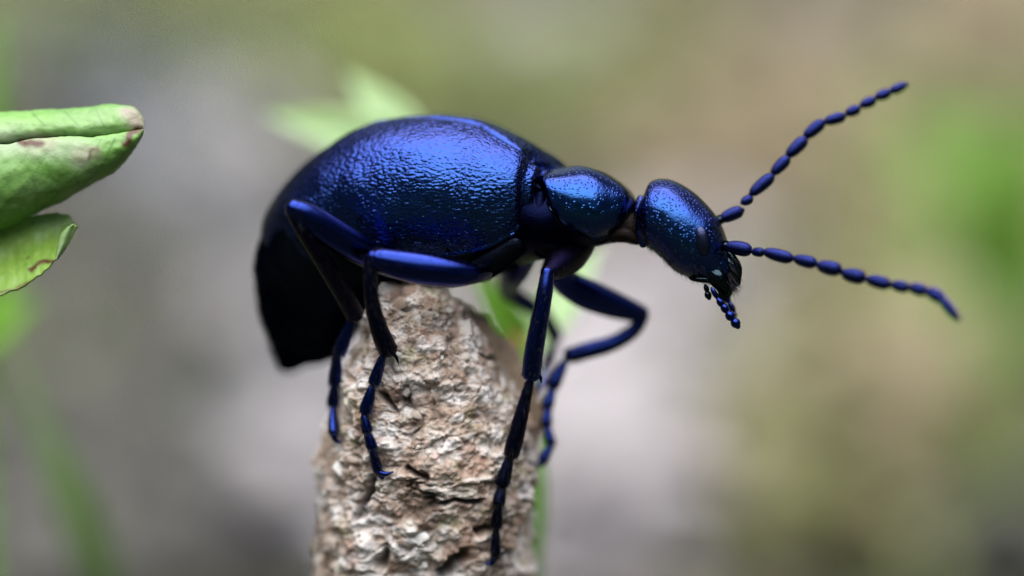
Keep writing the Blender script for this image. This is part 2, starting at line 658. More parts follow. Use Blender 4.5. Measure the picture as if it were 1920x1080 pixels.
# unseen ring of leaves added to keep low sky out of the shell's reflections
parts = []
cnt = 5200
for k in range(cnt):
    a = RNG.random() * 6.283
    top = 28 - 16 * math.cos(a) + 14 * perlin(np.array([math.cos(a) * 1.7, math.sin(a) * 1.7, 3.3]))
    gap = math.exp(-((a - 2.75) / .42) ** 2)          # gap shaped to let low sky reflect in the shell
    el = math.radians((top * (1 - gap) + 11 * gap) * RNG.random() ** .8)
    r = 420 + 380 * RNG.random()
    c = np.array([r * math.sin(a), r * math.cos(a), r * math.tan(el) + 4])
    s = 16 + 20 * RNG.random()
    d1 = unit(RNG.normal(size=3))
    d2 = unit(np.cross(d1, RNG.normal(size=3)))
    parts.append((np.array([c - d1 * s, c - d2 * s * .5, c + d1 * s, c + d2 * s * .5]), [[0, 1, 2, 3]]))
v, f = join(parts)
wd = mesh('unseen_woodland', v, f, M_WOODLAND, None, smooth=False, kind='stuff')
wd['label'] = 'unseen dark green wood added all round to shape the reflected light'
wd['category'] = 'unseen_woodland'

# ------------------------------------------------------------------ the broken twig
TW = Loft([((712, 536), (796, 536), .36, .10), ((704, 547), (832, 550), .37, .18), ((690, 572), (866, 572), .39, .25), ((676, 605), (892, 605), .42, .32),
           ((660, 655), (921, 655), .46, .39), ((642, 710), (955, 706), .52, .46), ((624, 770), (988, 762), .58, .54), ((608, 840), (1003, 840), .66, .60), ((597, 920), (1003, 920), .74, .63),
           ((590, 1000), (1000, 1000), .83, .64), ((588, 1080), (996, 1080), .92, .64), ((588, 1170), (996, 1170), 1.02, .64)], 2.15)
NRW, NCW = 430, 520
g = TW.grid(NRW, NCW)
nn = normals(g, True)
q = g.copy()
warp = np.stack([fbm(q * 5 + 3, 2), fbm(q * 5 + 9, 2), fbm(q * 5 + 15, 2)], -1) * .06
low = np.clip((-(q[..., 2]) - .75) / .7, 0, 1)        # lower down the plates get longer and lie flat
qs = (q + warp) * np.array([1, 1, 1.0])
qs = qs * (np.array([9.5, 9.5, 9.5]) * (1 - low[..., None]) + np.array([5.2, 5.2, 12.5]) * low[..., None])
f1, f2, cid = worley(qs)
edge = np.clip((f2 - f1) / .30, 0, 1)
g1, g2, gid = worley((q + warp * .6) * 21, 5)
e2 = np.clip((g2 - g1) / .4, 0, 1)
big = fbm(q * 2.1 + 40, 3)
disp = .022 * np.sqrt(edge) * (.1 + cid ** 2) + .009 * e2 * gid + .05 * big + .030 * fbm(q * 8 + 2, 5, .62) - .02
crk = np.clip(fbm(q * np.array([3.0, 3.0, 2.0]) + 70, 3) - .42, 0, 1) * 3 * (1 - edge * .6)
crk = np.clip(crk, 0, 1)
qp = to_px(q) + 6 * fbm(q * 12, 2)[..., None]


def near_curve(pts, cur, rad):
    c = spline(np.array(cur, float), 30)
    d = np.full(pts.shape[:-1], 1e9)
    for k in c:
        d = np.minimum(d, np.linalg.norm(pts - k, axis=-1))
    return np.clip((rad * 1.3 - d) / rad, 0, 1)


for cur, rad in (([(694, 900), (676, 940), (664, 972)], 10), ([(722, 1040), (712, 1062)], 13), ([(872, 1044), (850, 1066), (835, 1085)], 13), ([(768, 880), (800, 897)], 6),
                 ([(742, 770), (720, 742)], 6), ([(905, 664), (935, 672)], 4), ([(900, 1000), (950, 985)], 7), ([(820, 945), (905, 940)], 5)):
    crk = np.maximum(crk, near_curve(qp, cur, rad) * (q[..., 1] < .8))
disp = disp - .07 * crk
tw = np.linspace(0, 1, NRW)[:, None]
disp = disp * np.clip(tw * 25, .25, 1)
gd = g + nn * disp[..., None]
# an oblique break: the far right side is torn away above this plane
gd[..., 2] += .07 * fbm(np.stack([q[..., 0], q[..., 1], 0 * q[..., 0]], -1) * 9 + 60, 3) * np.clip(1 - tw * 9, 0, 1)
TWIG_G = gd
pale = np.clip(fbm(q * 4.2 + 5, 4, .6) * 1.9 + (cid - .5) * .9, 0, 1) * np.clip(edge * 1.5, 0, 1)
base = W(P(795, 1080, .92))
root_loc = np.array([base[0], base[1], 0.0])
twig = thing('broken_twig', 'upright broken twig stub with scaly grey brown bark under the beetle', 'twig', root_loc)
v, f = closed(W(gd))
ext = np.zeros(2)
mesh('bark', v, f, M_BARK, twig, attrs={
    'tone': np.concatenate([np.clip(.50 + .28 * (cid - .5) + .16 * (gid - .5) + .34 * fbm(q * 6.5 + 31, 4, .65), 0, 1).ravel(), ext + .3]),
    'crack': np.concatenate([np.clip(crk + .5 * (1 - edge) * (1 - e2) * np.clip(fbm(q * 3 + 80, 2) * 2 + .5, 0, 1), 0, 1).ravel(), ext]),
    'pale': np.concatenate([pale.ravel(), ext])})
# lower length of the stub down to the ground, below the picture
low_g = []
for zz in np.linspace(0, 1, 14):
    ring = W(g[-1] - nn[-1] * .02)
    z = ring.copy()
    z[:, 2] = ring[:, 2] * (1 - zz) - .5 * zz
    z[:, 0] += .4 * zz
    low_g.append(z)
low_g = np.array(low_g)
low_g[1:] += (nn[-1][None] * (.05 * fbm(low_g[1:] * 5, 3))[..., None])
lv, lf = closed(low_g)
mesh('lower_stub', lv, lf, M_BARK, twig, attrs={k: np.full(len(lv), .4 if k == 'tone' else .15) for k in ('tone', 'crack', 'pale')})

# loose scales of bark, each its own piece
flake_meshes = []
for k in range(9):
    m = 9
    a = np.linspace(0, 2 * math.pi, m, endpoint=False)
    r = 1 + .35 * RNG.normal(size=m)
    r = np.clip(r, .55, 1.5)
    ring = np.stack([np.cos(a) * r * 1.25, np.sin(a) * r * .8, .28 * (np.cos(a * 2 + k) * .5 + RNG.normal(size=m) * .35)], -1)
    top = np.stack([np.cos(a) * r * .7, np.sin(a) * r * .5, .42 + .15 * RNG.normal(size=m)], -1)
    v = np.concatenate([ring, top, [[0, 0, .42]], [[0, 0, -.35]]])
    f = [[i, (i + 1) % m, m + (i + 1) % m, m + i] for i in range(m)] + [[m + i, m + (i + 1) % m, 2 * m] for i in range(m)] + [[(i + 1) % m, i, 2 * m + 1] for i in range(m)]
    me = bpy.data.meshes.new('bark_scale')
    me.from_pydata(v.tolist(), [], f)
    me.materials.append(M_FLAKE)
    me.polygons.foreach_set('use_smooth', np.ones(len(me.polygons), bool))
    flake_meshes.append(me)
from mathutils import Matrix
GN = normals(gd, True)
made = 0
while made < 120:
    i, j = int(12 + RNG.random() * (NRW - 30)), int(RNG.random() * NCW)
    if nn[i, j, 1] > .1:
        continue
    c, nw = W(gd[i, j]), W(nn[i, j]) - W(np.zeros(3))
    s = .018 + .030 * RNG.random() ** 1.5
    x = unit(np.cross(nw, [0, 0, 1]) + .35 * RNG.normal(size=3))
    z = unit(nw + .25 * RNG.normal(size=3))
    y = unit(np.cross(z, x))
    x = np.cross(y, z)
    o = bpy.data.objects.new('bark_scale', flake_meshes[made % 9])
    COL.objects.link(o)
    o.parent = twig
    mt = Matrix(((x[0], y[0], z[0], 0), (x[1], y[1], z[1], 0), (x[2], y[2], z[2], 0), (0, 0, 0, 1)))
    o.matrix_local = Matrix.Translation(Vector(c - root_loc - nw * s * .1)) @ mt @ Matrix.Diagonal((s * 1.15, s, s * .5, 1))
    made += 1
# torn wood showing behind the right edge of the break
tv, tf = tube([P(840, 585, .62), P(880, 640, .75), P(925, 715, .9), P(960, 800, 1.0)], [.08, .17, .22, .22], 40, 24)
tv = tv + .03 * fbm(tv * np.array([9, 9, 3]), 3)[:, None]
mesh('torn_wood', tv, tf, M_WOOD, twig)

# ------------------------------------------------------------------ the beetle
bb = W(P(800, 560, .45))
beetle = thing('oil_beetle', 'shiny blue black beetle with a swollen abdomen clinging on the broken twig', 'beetle', bb)

BODY = [((520, 688), (556, 694), 1.22, .10), ((503, 630), (630, 668), 1.18, .24), ((485, 545), (668, 630), 1.08, .34), ((486, 472), (686, 588), .97, .40),
        ((505, 412), (694, 556), .83, .43), ((548, 348), (712, 545), .76, .45), ((625, 290), (742, 545), .70, .46), ((722, 244), (772, 543), .62, .47),
        ((802, 232), (820, 541), .55, .47), ((900, 242), (895, 526), .46, .45), ((955, 268), (948, 508), .40, .40), ((998, 310), (988, 494), .36, .33),
        ((1026, 348), (1020, 488), .33, .29), ((1062, 345), (1060, 478), .31, .28), ((1110, 345), (1105, 466), .28, .25), ((1148, 362), (1140, 458), .26, .20),
        ((1176, 384), (1168, 456), .25, .15), ((1196, 392), (1188, 460), .24, .14), ((1208, 366), (1206, 462), .23, .19), ((1224, 339), (1222, 470), .22, .24),
        ((1258, 337), (1243, 487), .20, .265), ((1296, 357), (1264, 508), .18, .27), ((1328, 386), (1290, 520), .16, .25), ((1350, 415), (1308, 526), .15, .22),
        ((1364, 452), (1326, 532), .14, .17), ((1373, 490), (1344, 538), .13, .12), ((1376, 520), (1358, 540), .13, .06)]
body = Loft(BODY)
NB, NC = 330, 110
gb = body.grid(NB, NC)
tt = np.linspace(0, len(BODY) - 1, NB)
amp = np.where(tt < 11, .010, .002)[:, None]
gb = gb + normals(gb, True) * (amp * fbm(gb * 6, 3))[..., None]
# segments of the abdomen: each ring overlaps the next
sg = ((tt * 1.25) % 1.0)[:, None]
gb = gb + normals(gb, True) * (.011 * (sg - .5) * (np.minimum(1, tt / 1.2) * (tt < 9.6))[:, None])[..., None]
v, f = closed(W(gb))
nf = (NB - 1) * NC
row = np.repeat(np.arange(NB - 1), NC)
tr = tt[row]
idx = np.where(tr < 10.6, 0, np.where(tr < 15.2, 1, np.where(tr < 17.6, 2, 3)))
idx = np.concatenate([idx, np.tile([0, 3], NC)])
mesh('body', v, f, [M_BELLY, M_CHEST, M_NECK, M_HEAD], beetle, idx=idx)

# wing cases
ELY = [((1033, 322), (1026, 362), .31, .15), ((1027, 305), (1014, 412), .33, .33), ((1004, 277), (990, 455), .37, .42), ((950, 245), (945, 494), .42, .475),
       ((900, 228), (893, 512), .47, .49), ((800, 220), (812, 522), .55, .505), ((720, 232), (762, 525), .62, .50), ((650, 258), (735, 520), .69, .49),
       ((595, 292), (712, 520), .74, .475), ((545, 338), (700, 525), .79, .455), ((512, 385), (690, 545), .84, .43), ((492, 430), (685, 570), .88, .41)]
ely = Loft(ELY, 2.1)
SUT = math.radians(76)


def wing_case(th_low, near):
    nr, nc = (420, 300) if near else (220, 160)
    u = np.linspace(0, 1, nr)[:, None]
    w = np.linspace(0, 1, nc)[None]
    lo = math.radians(th_low)
    # rounded hind end
    end = 10.7 - 2.6 * np.clip((w - .72) / .28, 0, 1) ** 2 - 1.2 * np.clip((.22 - w) / .22, 0, 1) ** 2
    t = .12 + (end - .12) * u
    sut = np.radians(np.interp(t, [0, 1, 2, 3, 4, 5, 7, 11], [44, 46, 52, 62, 72, 77, 79, 80]))
    th = sut + (lo - sut) * w
    th = th + np.sign(lo - SUT) * math.radians(16) * (np.sin(math.pi * np.clip(u * 1.1, 0, 1)) - .55) * w
    q = ely.at(t, th)
    if near:      # the shoulder swells forward over the chest
        q[..., 0] += .13 * np.clip(1 - t / 3.4, 0, 1) * np.clip(np.cos(th), 0, 1)
    nm = normals(q, False)
    if near:
        nm = np.where((nm[..., 1] > 0.6)[..., None], -nm, nm)
    e1, e2, _ = worley((q + .02 * np.stack([fbm(q * 14, 2), fbm(q * 14 + 5, 2), fbm(q * 14 + 9, 2)], -1)) * np.array([30, 37, 44]), 2)
    wr = np.clip((e2 - e1) / .55, 0, 1) * .0019 + .0027 * fbm(q * np.array([40, 46, 66]), 3)
    edge = np.minimum(1, np.minimum(w * 30, (1 - u) * 40)) * np.minimum(1, u * 14)
    dd = wr * edge + .012 * fbm(q * 3, 2) - .036 * np.exp(-(w / .020) ** 2)
    # raised side margin
    dd = dd + .012 * np.exp(-((1 - w) / .015) ** 2)
    q = q + nm * dd[..., None]
    o = mesh('wing_case', W(q), grid_faces(nr, nc), M_ELY, beetle)
    so = o.modifiers.new('thickness', 'SOLIDIFY')
    so.thickness = .022
    so.offset = 0
    return q


WNEAR = wing_case(-40, True)
wing_case(76 + 112, False)

# neck shield
PRO = [((1001, 333), (1004, 347), .31, .06), ((1008, 325), (1018, 372), .31, .20), ((1022, 320), (1036, 402), .31, .285), ((1050, 315), (1060, 436), .30, .325),
       ((1090, 312), (1092, 454), .28, .335), ((1130, 322), (1126, 458), .27, .31), ((1160, 338), (1152, 446), .26, .26), ((1182, 358), (1174, 426), .255, .19),
       ((1196, 380), (1190, 404), .25, .07)]
pro = Loft(PRO, 2.15)
gp = pro.grid(140, 120)
gp = gp + normals(gp, True) * (.010 * fbm(gp * 4, 2))[..., None]
v, f = closed(W(gp))
shield = mesh('neck_shield', v, f, M_PRO, beetle)
rim = [(1012, 352), (1020, 370), (1031, 390), (1044, 412), (1060, 434), (1076, 446), (1096, 453), (1118, 457), (1138, 452), (1156, 440), (1170, 426)]
rp = [P(x, y, surf_depth(gp, x, y, 4) - .004) for x, y in rim]
v, f = tube(rp, [.006] * len(rp), 60, 8)
mesh('margin', v, f, M_JAW, shield)
# shoulder pieces between shield and wing case
v, f = tube([P(996, 350, .20), P(1008, 352, .14), P(1014, 362, .14)], [.020, .022, .014], 16, 12)
mesh('shoulder_plate', v, f, M_CHEST, beetle)
v, f = tube([P(985, 382, .10), P(980, 405, .10), P(975, 425, .12)], [.012, .022, .012], 16, 12)
mesh('shoulder_plate', v, f, M_ELY, beetle)
v, f = tube([P(1014, 368, .16), P(1010, 400, .13), P(1000, 430, .16), P(985, 460, .22)], [.05, .07, .08, .06], 24, 18)
mesh('side_plate', v, f, M_CHEST, beetle)
v, f = tube([P(1010, 435, .20), P(1025, 455, .20), P(1050, 468, .24)], [.09, .10, .08], 20, 16)
mesh('side_plate', v, f, M_BELLY, beetle)
v, f = tube([P(965, 455, .17), P(930, 480, .2), P(900, 500, .24)], [.09, .10, .10], 20, 16)
mesh('side_plate', v, f, M_BELLY, beetle)
v, f = tube([P(958, 441, .03), P(963, 438, .03)], [.012, .010], 8, 10)
mesh('spiracle', v, f, M_ELY, beetle)
# collar and throat
v, f = tube([P(1201, 372, .20), P(1199, 400, .12), P(1201, 430, .10), P(1206, 458, .14)], [.022, .032, .034, .026], 24, 12)
mesh('collar', v, f, M_HEAD, beetle)
v, f = tube([P(1150, 442, .13), P(1172, 438, .10), P(1195, 452, .14)], [.025, .033, .025], 20, 14)
mesh('throat', v, f, M_NECK, beetle)

# eyes
for s, (ex, ey, d) in ((1, (1317, 452, None)), (-1, (1322, 440, .42))):
    if d is None:
        d = surf_depth(gb, ex, ey) + .012
    c = P(ex, ey, d)
    a = np.linspace(0, 2 * math.pi, 28, endpoint=False)[None]
    p = np.linspace(.02, math.pi - .02, 18)[:, None]
    ax = unit(P(1322, 478) - P(1312, 425))
    sx = unit(np.cross(ax, [0, -1, 0]))
    e = c + ax * (.088 * np.cos(p))[..., None] + sx * (.046 * np.sin(p) * np.cos(a))[..., None] + np.array([0, 1, 0]) * (.030 * np.sin(p) * np.sin(a))[..., None]
    v, f = closed(W(e))
    mesh('eye', v, f, M_EYE, beetle)

# feelers: eleven beads each
FAR = [((1350, 412), (1393, 394)), ((1390, 382), (1410, 371)), ((1406, 367), (1450, 327)), ((1447, 327), (1479, 294)), ((1475, 293), (1512, 259)), ((1508, 257), (1545, 228)),
       ((1545, 229), (1585, 218)), ((1586, 214), (1612, 203)), ((1613, 199), (1641, 186)), ((1641, 183), (1669, 172)), ((1669, 171), (1702, 157))]
NEAR = [((1361, 461), (1409, 471)), ((1411, 473), (1431, 473)), ((1431, 472), (1487, 485)), ((1488, 484), (1531, 494)), ((1532, 496), (1577, 507)), ((1578, 511), (1622, 523)),
        ((1623, 523), (1669, 535)), ((1670, 534), (1703, 540)), ((1703, 538), (1738, 546)), ((1737, 543), (1769, 560)), ((1764, 556), (1800, 602))]
RF = [12, 9.5, 12, 11, 11.5, 11.5, 11, 10.5, 10, 9.5, 9.5]
RN = [13, 9, 12, 11, 12.5, 13, 12, 11, 11, 11, 9.5]


def feeler(segs, radii, d0, d1, first_label):
    n = len(segs)
    par = None
    for k, ((ax, ay), (bx, by)) in enumerate(segs):
        da = d0 + (d1 - d0) * k / n
        db = d0 + (d1 - d0) * (k + 1) / n
        a, b = P(ax, ay, da), P(bx, by, db)
        r = radii[k] / PXU
        x = np.array([-.05, .03, .12, .30, .55, .80, .94, 1.0])
        pr = np.array([.24, .42, .74, .96, 1.06, 1.0, .70, .36]) * (1 + .05 * math.sin(k * 5.1)) if k != n - 1 else np.array([.4, .6, .85, 1, .95, .75, .45, .2])
        c = [a + (b - a) * q + np.array([0, 0, .06 * r * math.sin(3 * q + k)]) for q in x]
        v, f = tube(c, pr * r, 22, 16)
        if par is None:
            par = mesh('antenna', v, f, M_ANT, beetle, label=first_label)
        else:
            mesh('antenna_segment', v, f, M_ANT, par)
    # socket
    v, f = tube([P(*segs[0][0], d0 + .03), P(*segs[0][0], d0)], [radii[0] / PXU * .8, radii[0] / PXU * .6], 8, 12)
    mesh('socket', v, f, M_JAW, par)


feeler(FAR, RF, .20, .50, 'beaded antenna raised up and away')
feeler(NEAR, RN, .02, -.75, 'beaded antenna reaching forward and drooping at its tip')

# mouth: upper lip, jaws, palps
v, f = tube([P(1360, 478, .10), P(1374, 505, .08), P(1380, 530, .09)], [.05, .055, .03], 18, 14)
mesh('upper_lip', v, f, M_JAW, beetle)
for d, dx in ((.05, 0), (.24, 8)):
    v, f = tube([P(1335 + dx, 508, d), P(1348 + dx, 524, d - .02), P(1356 + dx, 545, d), P(1350 + dx, 570, d + .04)], [.052, .056, .036, .008], 20, 14)
    mesh('mandible', v, f, M_JAW, beetle)
v, f = tube([P(1296, 519, .12), P(1306, 523, .06), P(1324, 524, .05), P(1340, 522, .06)], [.02, .018, .02, .02], 16, 12)
mesh('lower_lip', v, f, M_JAW, beetle)


def beads(name, segs, d, par, mat, lab=None):
    first = None
    for k, (x0, y0, x1, y1, r) in enumerate(segs):
        c = [P(x0 + (x1 - x0) * q, y0 + (y1 - y0) * q, d) for q in (0, .3, .7, 1)]
        v, f = tube(c, np.array([.5, .95, 1, .55]) * r / PXU, 14, 12)
        if first is None:
            first = mesh(name, v, f, mat, par)
        else:
            mesh('palp_segment', v, f, mat, first)


beads('palp', [(1334, 540, 1346, 560, 5), (1346, 560, 1356, 574, 7), (1354, 570, 1364, 586, 7.5), (1364, 584, 1374, 600, 9), (1374, 598, 1384, 613, 9)], .0, beetle, M_LEG)
beads('palp', [(1362, 552, 1368, 570, 5), (1366, 566, 1376, 588, 7), (1374, 585, 1378, 596, 6)], .25, beetle, M_LEG)
beads('palp', [(1322, 534, 1327, 548, 5), (1325, 546, 1330, 560, 6.5)], .08, beetle, M_JAW)

# legs
hair_jobs = []


def leg(label, femur, tibia, tarsi, claw, spur=None, m_tib=None, m_tar=None, m_fem=None):
    """each segment: (points (px,py,d), radii px)"""
    def seg(pts, rad, ns=30, nc=18, flat=1.0):
        pp = [P(*q) for q in pts]
        rr = [r / PXU for r in rad]
        hair_jobs.append((np.array(pp), np.array(rr)))
        return tube(pp, rr, ns, nc, True, flat)
    v, f = seg(*femur)
    par = mesh('leg', v, f, m_fem or M_LEG, beetle, label=label)
    v, f = seg(*tibia)
    mesh('tibia', v, f, m_tib or M_LEG, par)
    for (x0, y0, d0, x1, y1, d1, r) in tarsi:
        q = np.array([0, .12, .4, .75, .95, 1.0])
        pp = [P(x0 + (x1 - x0) * k, y0 + (y1 - y0) * k, d0 + (d1 - d0) * k) for k in q]
        rr = np.array([.45, .6, .82, 1.0, .92, .6]) * r / PXU
        v, f = tube(pp, rr, 18, 14)
        hair_jobs.append((np.array(pp), rr))
        mesh('tarsus_segment', v, f, m_tar or M_LEG, par)
    for c in claw:
        v, f = tube([P(*q) for q in c], np.array([7, 5, 1.5]) / PXU, 14, 8)
        mesh('claw', v, f, M_LEG, par)
    if spur:
        v, f = tube([P(*q) for q in spur], np.array([4, 3, .8]) / PXU, 8, 8)
        mesh('spur', v, f, M_JAW, par)


def sd(px, py, lift):
    return surf_depth(TWIG_G, px, py, 8) - lift


dk = sd(690, 800, .05)
leg('bent middle leg nearest the lens, knee level with the belly',
    ([(908, 512, .12), (885, 513, .0), (850, 512, -.06), (800, 505, -.10), (750, 496, -.13), (712, 487, -.15), (700, 484, -.15)], [16, 20, 27, 31, 28, 22, 17]),
    ([(699, 484, -.15), (694, 520, -.14), (698, 570, -.10), (712, 620, -.04), (727, 655, .02)], [15, 13.5, 14, 17, 19]),
    [(719, 664, .02, 700, 722, .05, 12), (698, 724, .05, 684, 776, dk, 12.5), (682, 774, dk, 689, 812, dk, 11), (687, 808, dk, 699, 842, dk + .01, 11), (697, 840, dk + .01, 709, 884, sd(706, 880, .03), 10)],
    [[(708, 884, sd(706, 880, .03)), (722, 889, sd(720, 888, .02)), (737, 885, sd(735, 885, .01))], [(708, 884, sd(706, 880, .03)), (715, 893, sd(712, 892, .0)), (722, 898, sd(720, 896, -.03))]],
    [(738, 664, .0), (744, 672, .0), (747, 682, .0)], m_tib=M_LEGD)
leg('hind leg with its knee raised against the wing case',
    ([(735, 500, .25), (700, 482, .10), (660, 460, -.02), (610, 428, -.12), (572, 402, -.18), (549, 391, -.20)], [22, 27, 29, 28, 23, 18]),
    ([(549, 391, -.20), (566, 425, -.18), (600, 480, -.06), (640, 545, .10), (665, 590, .22)], [16, 16, 17, 18, 18]),
    [(664, 592, .24, 634, 665, .32, 14), (633, 662, .32, 627, 722, .40, 13), (627, 720, .40, 624, 762, .44, 12.5), (624, 758, .44, 626, 815, sd(640, 810, .02), 11)],
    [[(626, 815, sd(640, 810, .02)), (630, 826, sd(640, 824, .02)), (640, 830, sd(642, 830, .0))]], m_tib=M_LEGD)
dq = sd(940, 900, .05)
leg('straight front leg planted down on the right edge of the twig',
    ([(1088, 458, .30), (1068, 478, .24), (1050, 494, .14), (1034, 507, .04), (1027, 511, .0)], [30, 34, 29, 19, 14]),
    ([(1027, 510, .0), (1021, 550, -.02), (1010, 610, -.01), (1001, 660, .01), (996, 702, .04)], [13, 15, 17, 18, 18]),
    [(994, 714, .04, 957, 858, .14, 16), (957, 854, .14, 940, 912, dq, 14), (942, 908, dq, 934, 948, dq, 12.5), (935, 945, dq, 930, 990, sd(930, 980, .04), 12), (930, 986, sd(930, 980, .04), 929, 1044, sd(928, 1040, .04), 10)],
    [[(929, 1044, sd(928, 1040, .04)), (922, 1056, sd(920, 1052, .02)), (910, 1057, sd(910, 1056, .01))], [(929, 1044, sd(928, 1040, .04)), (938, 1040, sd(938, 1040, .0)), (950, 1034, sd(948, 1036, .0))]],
    [(1010, 702, .03), (1014, 710, .03), (1015, 718, .03)], m_tar=M_LEGD, m_fem=M_LEGD)  # black femur colour stands in for the shade under the body
leg('far front leg bent outwards in a wide angle',
    ([(1040, 500, .42), (1062, 530, .52), (1100, 552, .60), (1140, 568, .68), (1180, 582, .74), (1203, 590, .76)], [24, 26, 30, 28, 22, 17]),
    ([(1205, 592, .76), (1185, 622, .76), (1145, 645, .76), (1100, 658, .76), (1068, 667, .76)], [13, 14, 16, 17, 15]),
    [(1060, 676, .76, 1034, 728, .74, 14), (1037, 728, .74, 1024, 766, .72, 13), (1027, 764, .72, 1024, 800, .70, 12), (1026, 798, .70, 1033, 835, .68, 11), (1034, 832, .68, 1014, 868, .66, 11)],
    [[(1014, 868, .66), (1002, 872, .64), (992, 868, .62)]])
leg('far middle leg half hidden behind the twig',
    ([(985, 470, .55), (968, 505, .72), (955, 535, .95), (958, 552, 1.05)], [30, 30, 22, 18]),
    ([(958, 552, 1.05), (985, 568, 1.15), (1020, 592, 1.25), (1042, 632, 1.3)], [16, 16, 15, 15]),
    [(1044, 634, 1.3, 1026, 690, 1.25, 12), (1026, 688, 1.25, 1006, 740, 1.15, 11), (1006, 738, 1.15, 994, 780, 1.05, 10)],
    [[(994, 780, 1.05), (988, 790, 1.0), (982, 792, .95)]])
leg('far hind leg hidden behind the abdomen',
    ([(740, 500, .75), (700, 480, 1.0), (650, 450, 1.25), (610, 430, 1.4)], [24, 28, 26, 18]),
    ([(610, 430, 1.4), (650, 500, 1.35), (700, 580, 1.25), (730, 640, 1.15)], [16, 16, 16, 16]),
    [(730, 640, 1.15, 740, 700, 1.1, 13), (740, 700, 1.1, 750, 760, 1.1, 12)],
    [[(750, 760, 1.1), (756, 770, 1.08), (764, 772, 1.05)]])

# bristles: short hairs on the limbs, longer ones under the head and on the lips
hv, hf = [], []


def hair(p0, p1, r):
    d = unit(p1 - p0)
    s = unit(np.cross(d, [0.3, 1, 0.2]))
    s2 = np.cross(d, s)
    k = len(hv)
    for a in range(3):
        hv.append(p0 + r * (s * math.cos(a * 2.094) + s2 * math.sin(a * 2.094)))
    hv.append(p1)
    hf.extend([[k, k + 1, k + 3], [k + 1, k + 2, k + 3], [k + 2, k, k + 3]])


for pp, rr in hair_jobs:
    L = np.linalg.norm(np.diff(pp, axis=0), axis=1).sum()
    for k in range(int(L * 600)):
        t = RNG.random() * (len(pp) - 1)
        i = int(t)
        c = pp[i] + (pp[i + 1] - pp[i]) * (t - i)
        r = rr[i] + (rr[i + 1] - rr[i]) * (t - i)
        ax = unit(pp[i + 1] - pp[i])
        o = RNG.normal(size=3)
        o = unit(o - ax * (o @ ax))
        p0 = c + o * r * .95
        hair(p0, p0 + (o * .35 + ax * .9 + .15 * RNG.normal(size=3)) * (.020 + .026 * RNG.random()), .0015)
for k in range(260):
    t = 18.5 + 7 * RNG.random()
    th = math.radians(-90 + RNG.normal() * 38)
    p0 = body.at(np.array(t), np.array(th))
    c = body.at(np.array(t), np.array([0.0, math.pi])).mean(0)
    o = unit(p0 - c)
    hair(p0, p0 + (o * .8 + np.array([.35, -.1, -.5]) + .3 * RNG.normal(size=3)) * (.012 + .022 * RNG.random()), .0014)
for k in range(240):
    p0 = P(1362 + 16 * RNG.random(), 480 + 60 * RNG.random(), .08 + .05 * RNG.normal())
    hair(p0, p0 + (np.array([.55, -.1, -.75]) + .25 * RNG.normal(size=3)) * (.04 + .05 * RNG.random()), .0022)
mesh('bristles', W(np.array(hv)), hf, M_HAIR, beetle, smooth=False, kind='stuff')

# ------------------------------------------------------------------ plant at the left: a folded leaf above an open one
lp = thing('leafy_shoot', 'green shoot at the left edge with a folded leaf above an open leaf', 'plant', np.array([*(W(P(-160, 600, .7))[:2]), 0.0]))
XS = np.array([-310, -190, -100, 0, 60, 120, 165, 200, 228, 250, 262, 269])
TOP = np.array([392, 235, 222, 210, 207, 204, 199, 195, 194, 199, 210, 226])
CRE = np.array([402, 292, 284, 272, 262, 258, 258, 255, 251, 246, 243, 242])
BOT = np.array([424, 500, 470, 432, 405, 375, 352, 332, 310, 285, 266, 250])
prof = np.array([   # position between top (0), crease (1), bottom (2); depth
    [1.22, .06], [1.10, .01], [1.01, -.03], [.99, -.06], [1.06, -.085], [1.2, -.11], [1.42, -.12], [1.65, -.09], [1.85, -.01], [1.97, .10], [2.0, .17],
    [1.92, .26], [1.6, .36], [1.2, .40], [.8, .38], [.4, .32], [.1, .22], [0, .13], [.1, .05], [.35, -.01], [.65, -.04], [.9, -.025], [1.06, .015]])
pr = spline(prof, 150)
nx = 190
xs = np.interp(np.linspace(0, 1, nx) ** .8, np.linspace(0, 1, len(XS)), XS)
xs = spline(XS[:, None], nx)[:, 0]
ip = np.linspace(0, len(XS) - 1, nx)
top = spline_at(TOP[:, None].astype(float), ip)[:, 0]
cre = spline_at(CRE[:, None].astype(float), ip)[:, 0]
bot = spline_at(BOT[:, None].astype(float), ip)[:, 0]
zz = np.where(pr[None, :, 0] < 1, top[:, None] + (cre - top)[:, None] * pr[None, :, 0], cre[:, None] + (bot - cre)[:, None] * (pr[None, :, 0] - 1))
sc = np.clip((bot - top) / 160, .12, 1.15)[:, None]
dep = .10 + pr[None, :, 1] * sc * 1.0
xg = np.repeat(xs[:, None], pr.shape[0], 1)
# the rolled tip bends round towards the lens
g = np.zeros(xg.shape + (3,))
k = (D + dep) / D
g[..., 0] = (xg - 960) / PXU * k
g[..., 1] = dep
g[..., 2] = (540 - zz) / PXU * k
nm = normals(g, False)
g = g + nm * (.012 * fbm(g * 4, 3) + .004 * fbm(g * 18, 2))[..., None]


def spot(pts, cur, rad):
    """closeness of the pixels to a curve"""
    c = spline(np.array(cur, float), 60)
    d = np.sqrt(((pts[..., None, :] - c) ** 2).sum(-1)).min(-1)
    return np.clip((rad * 1.25 - d) / rad * 1.1, 0, 1) ** 1.4


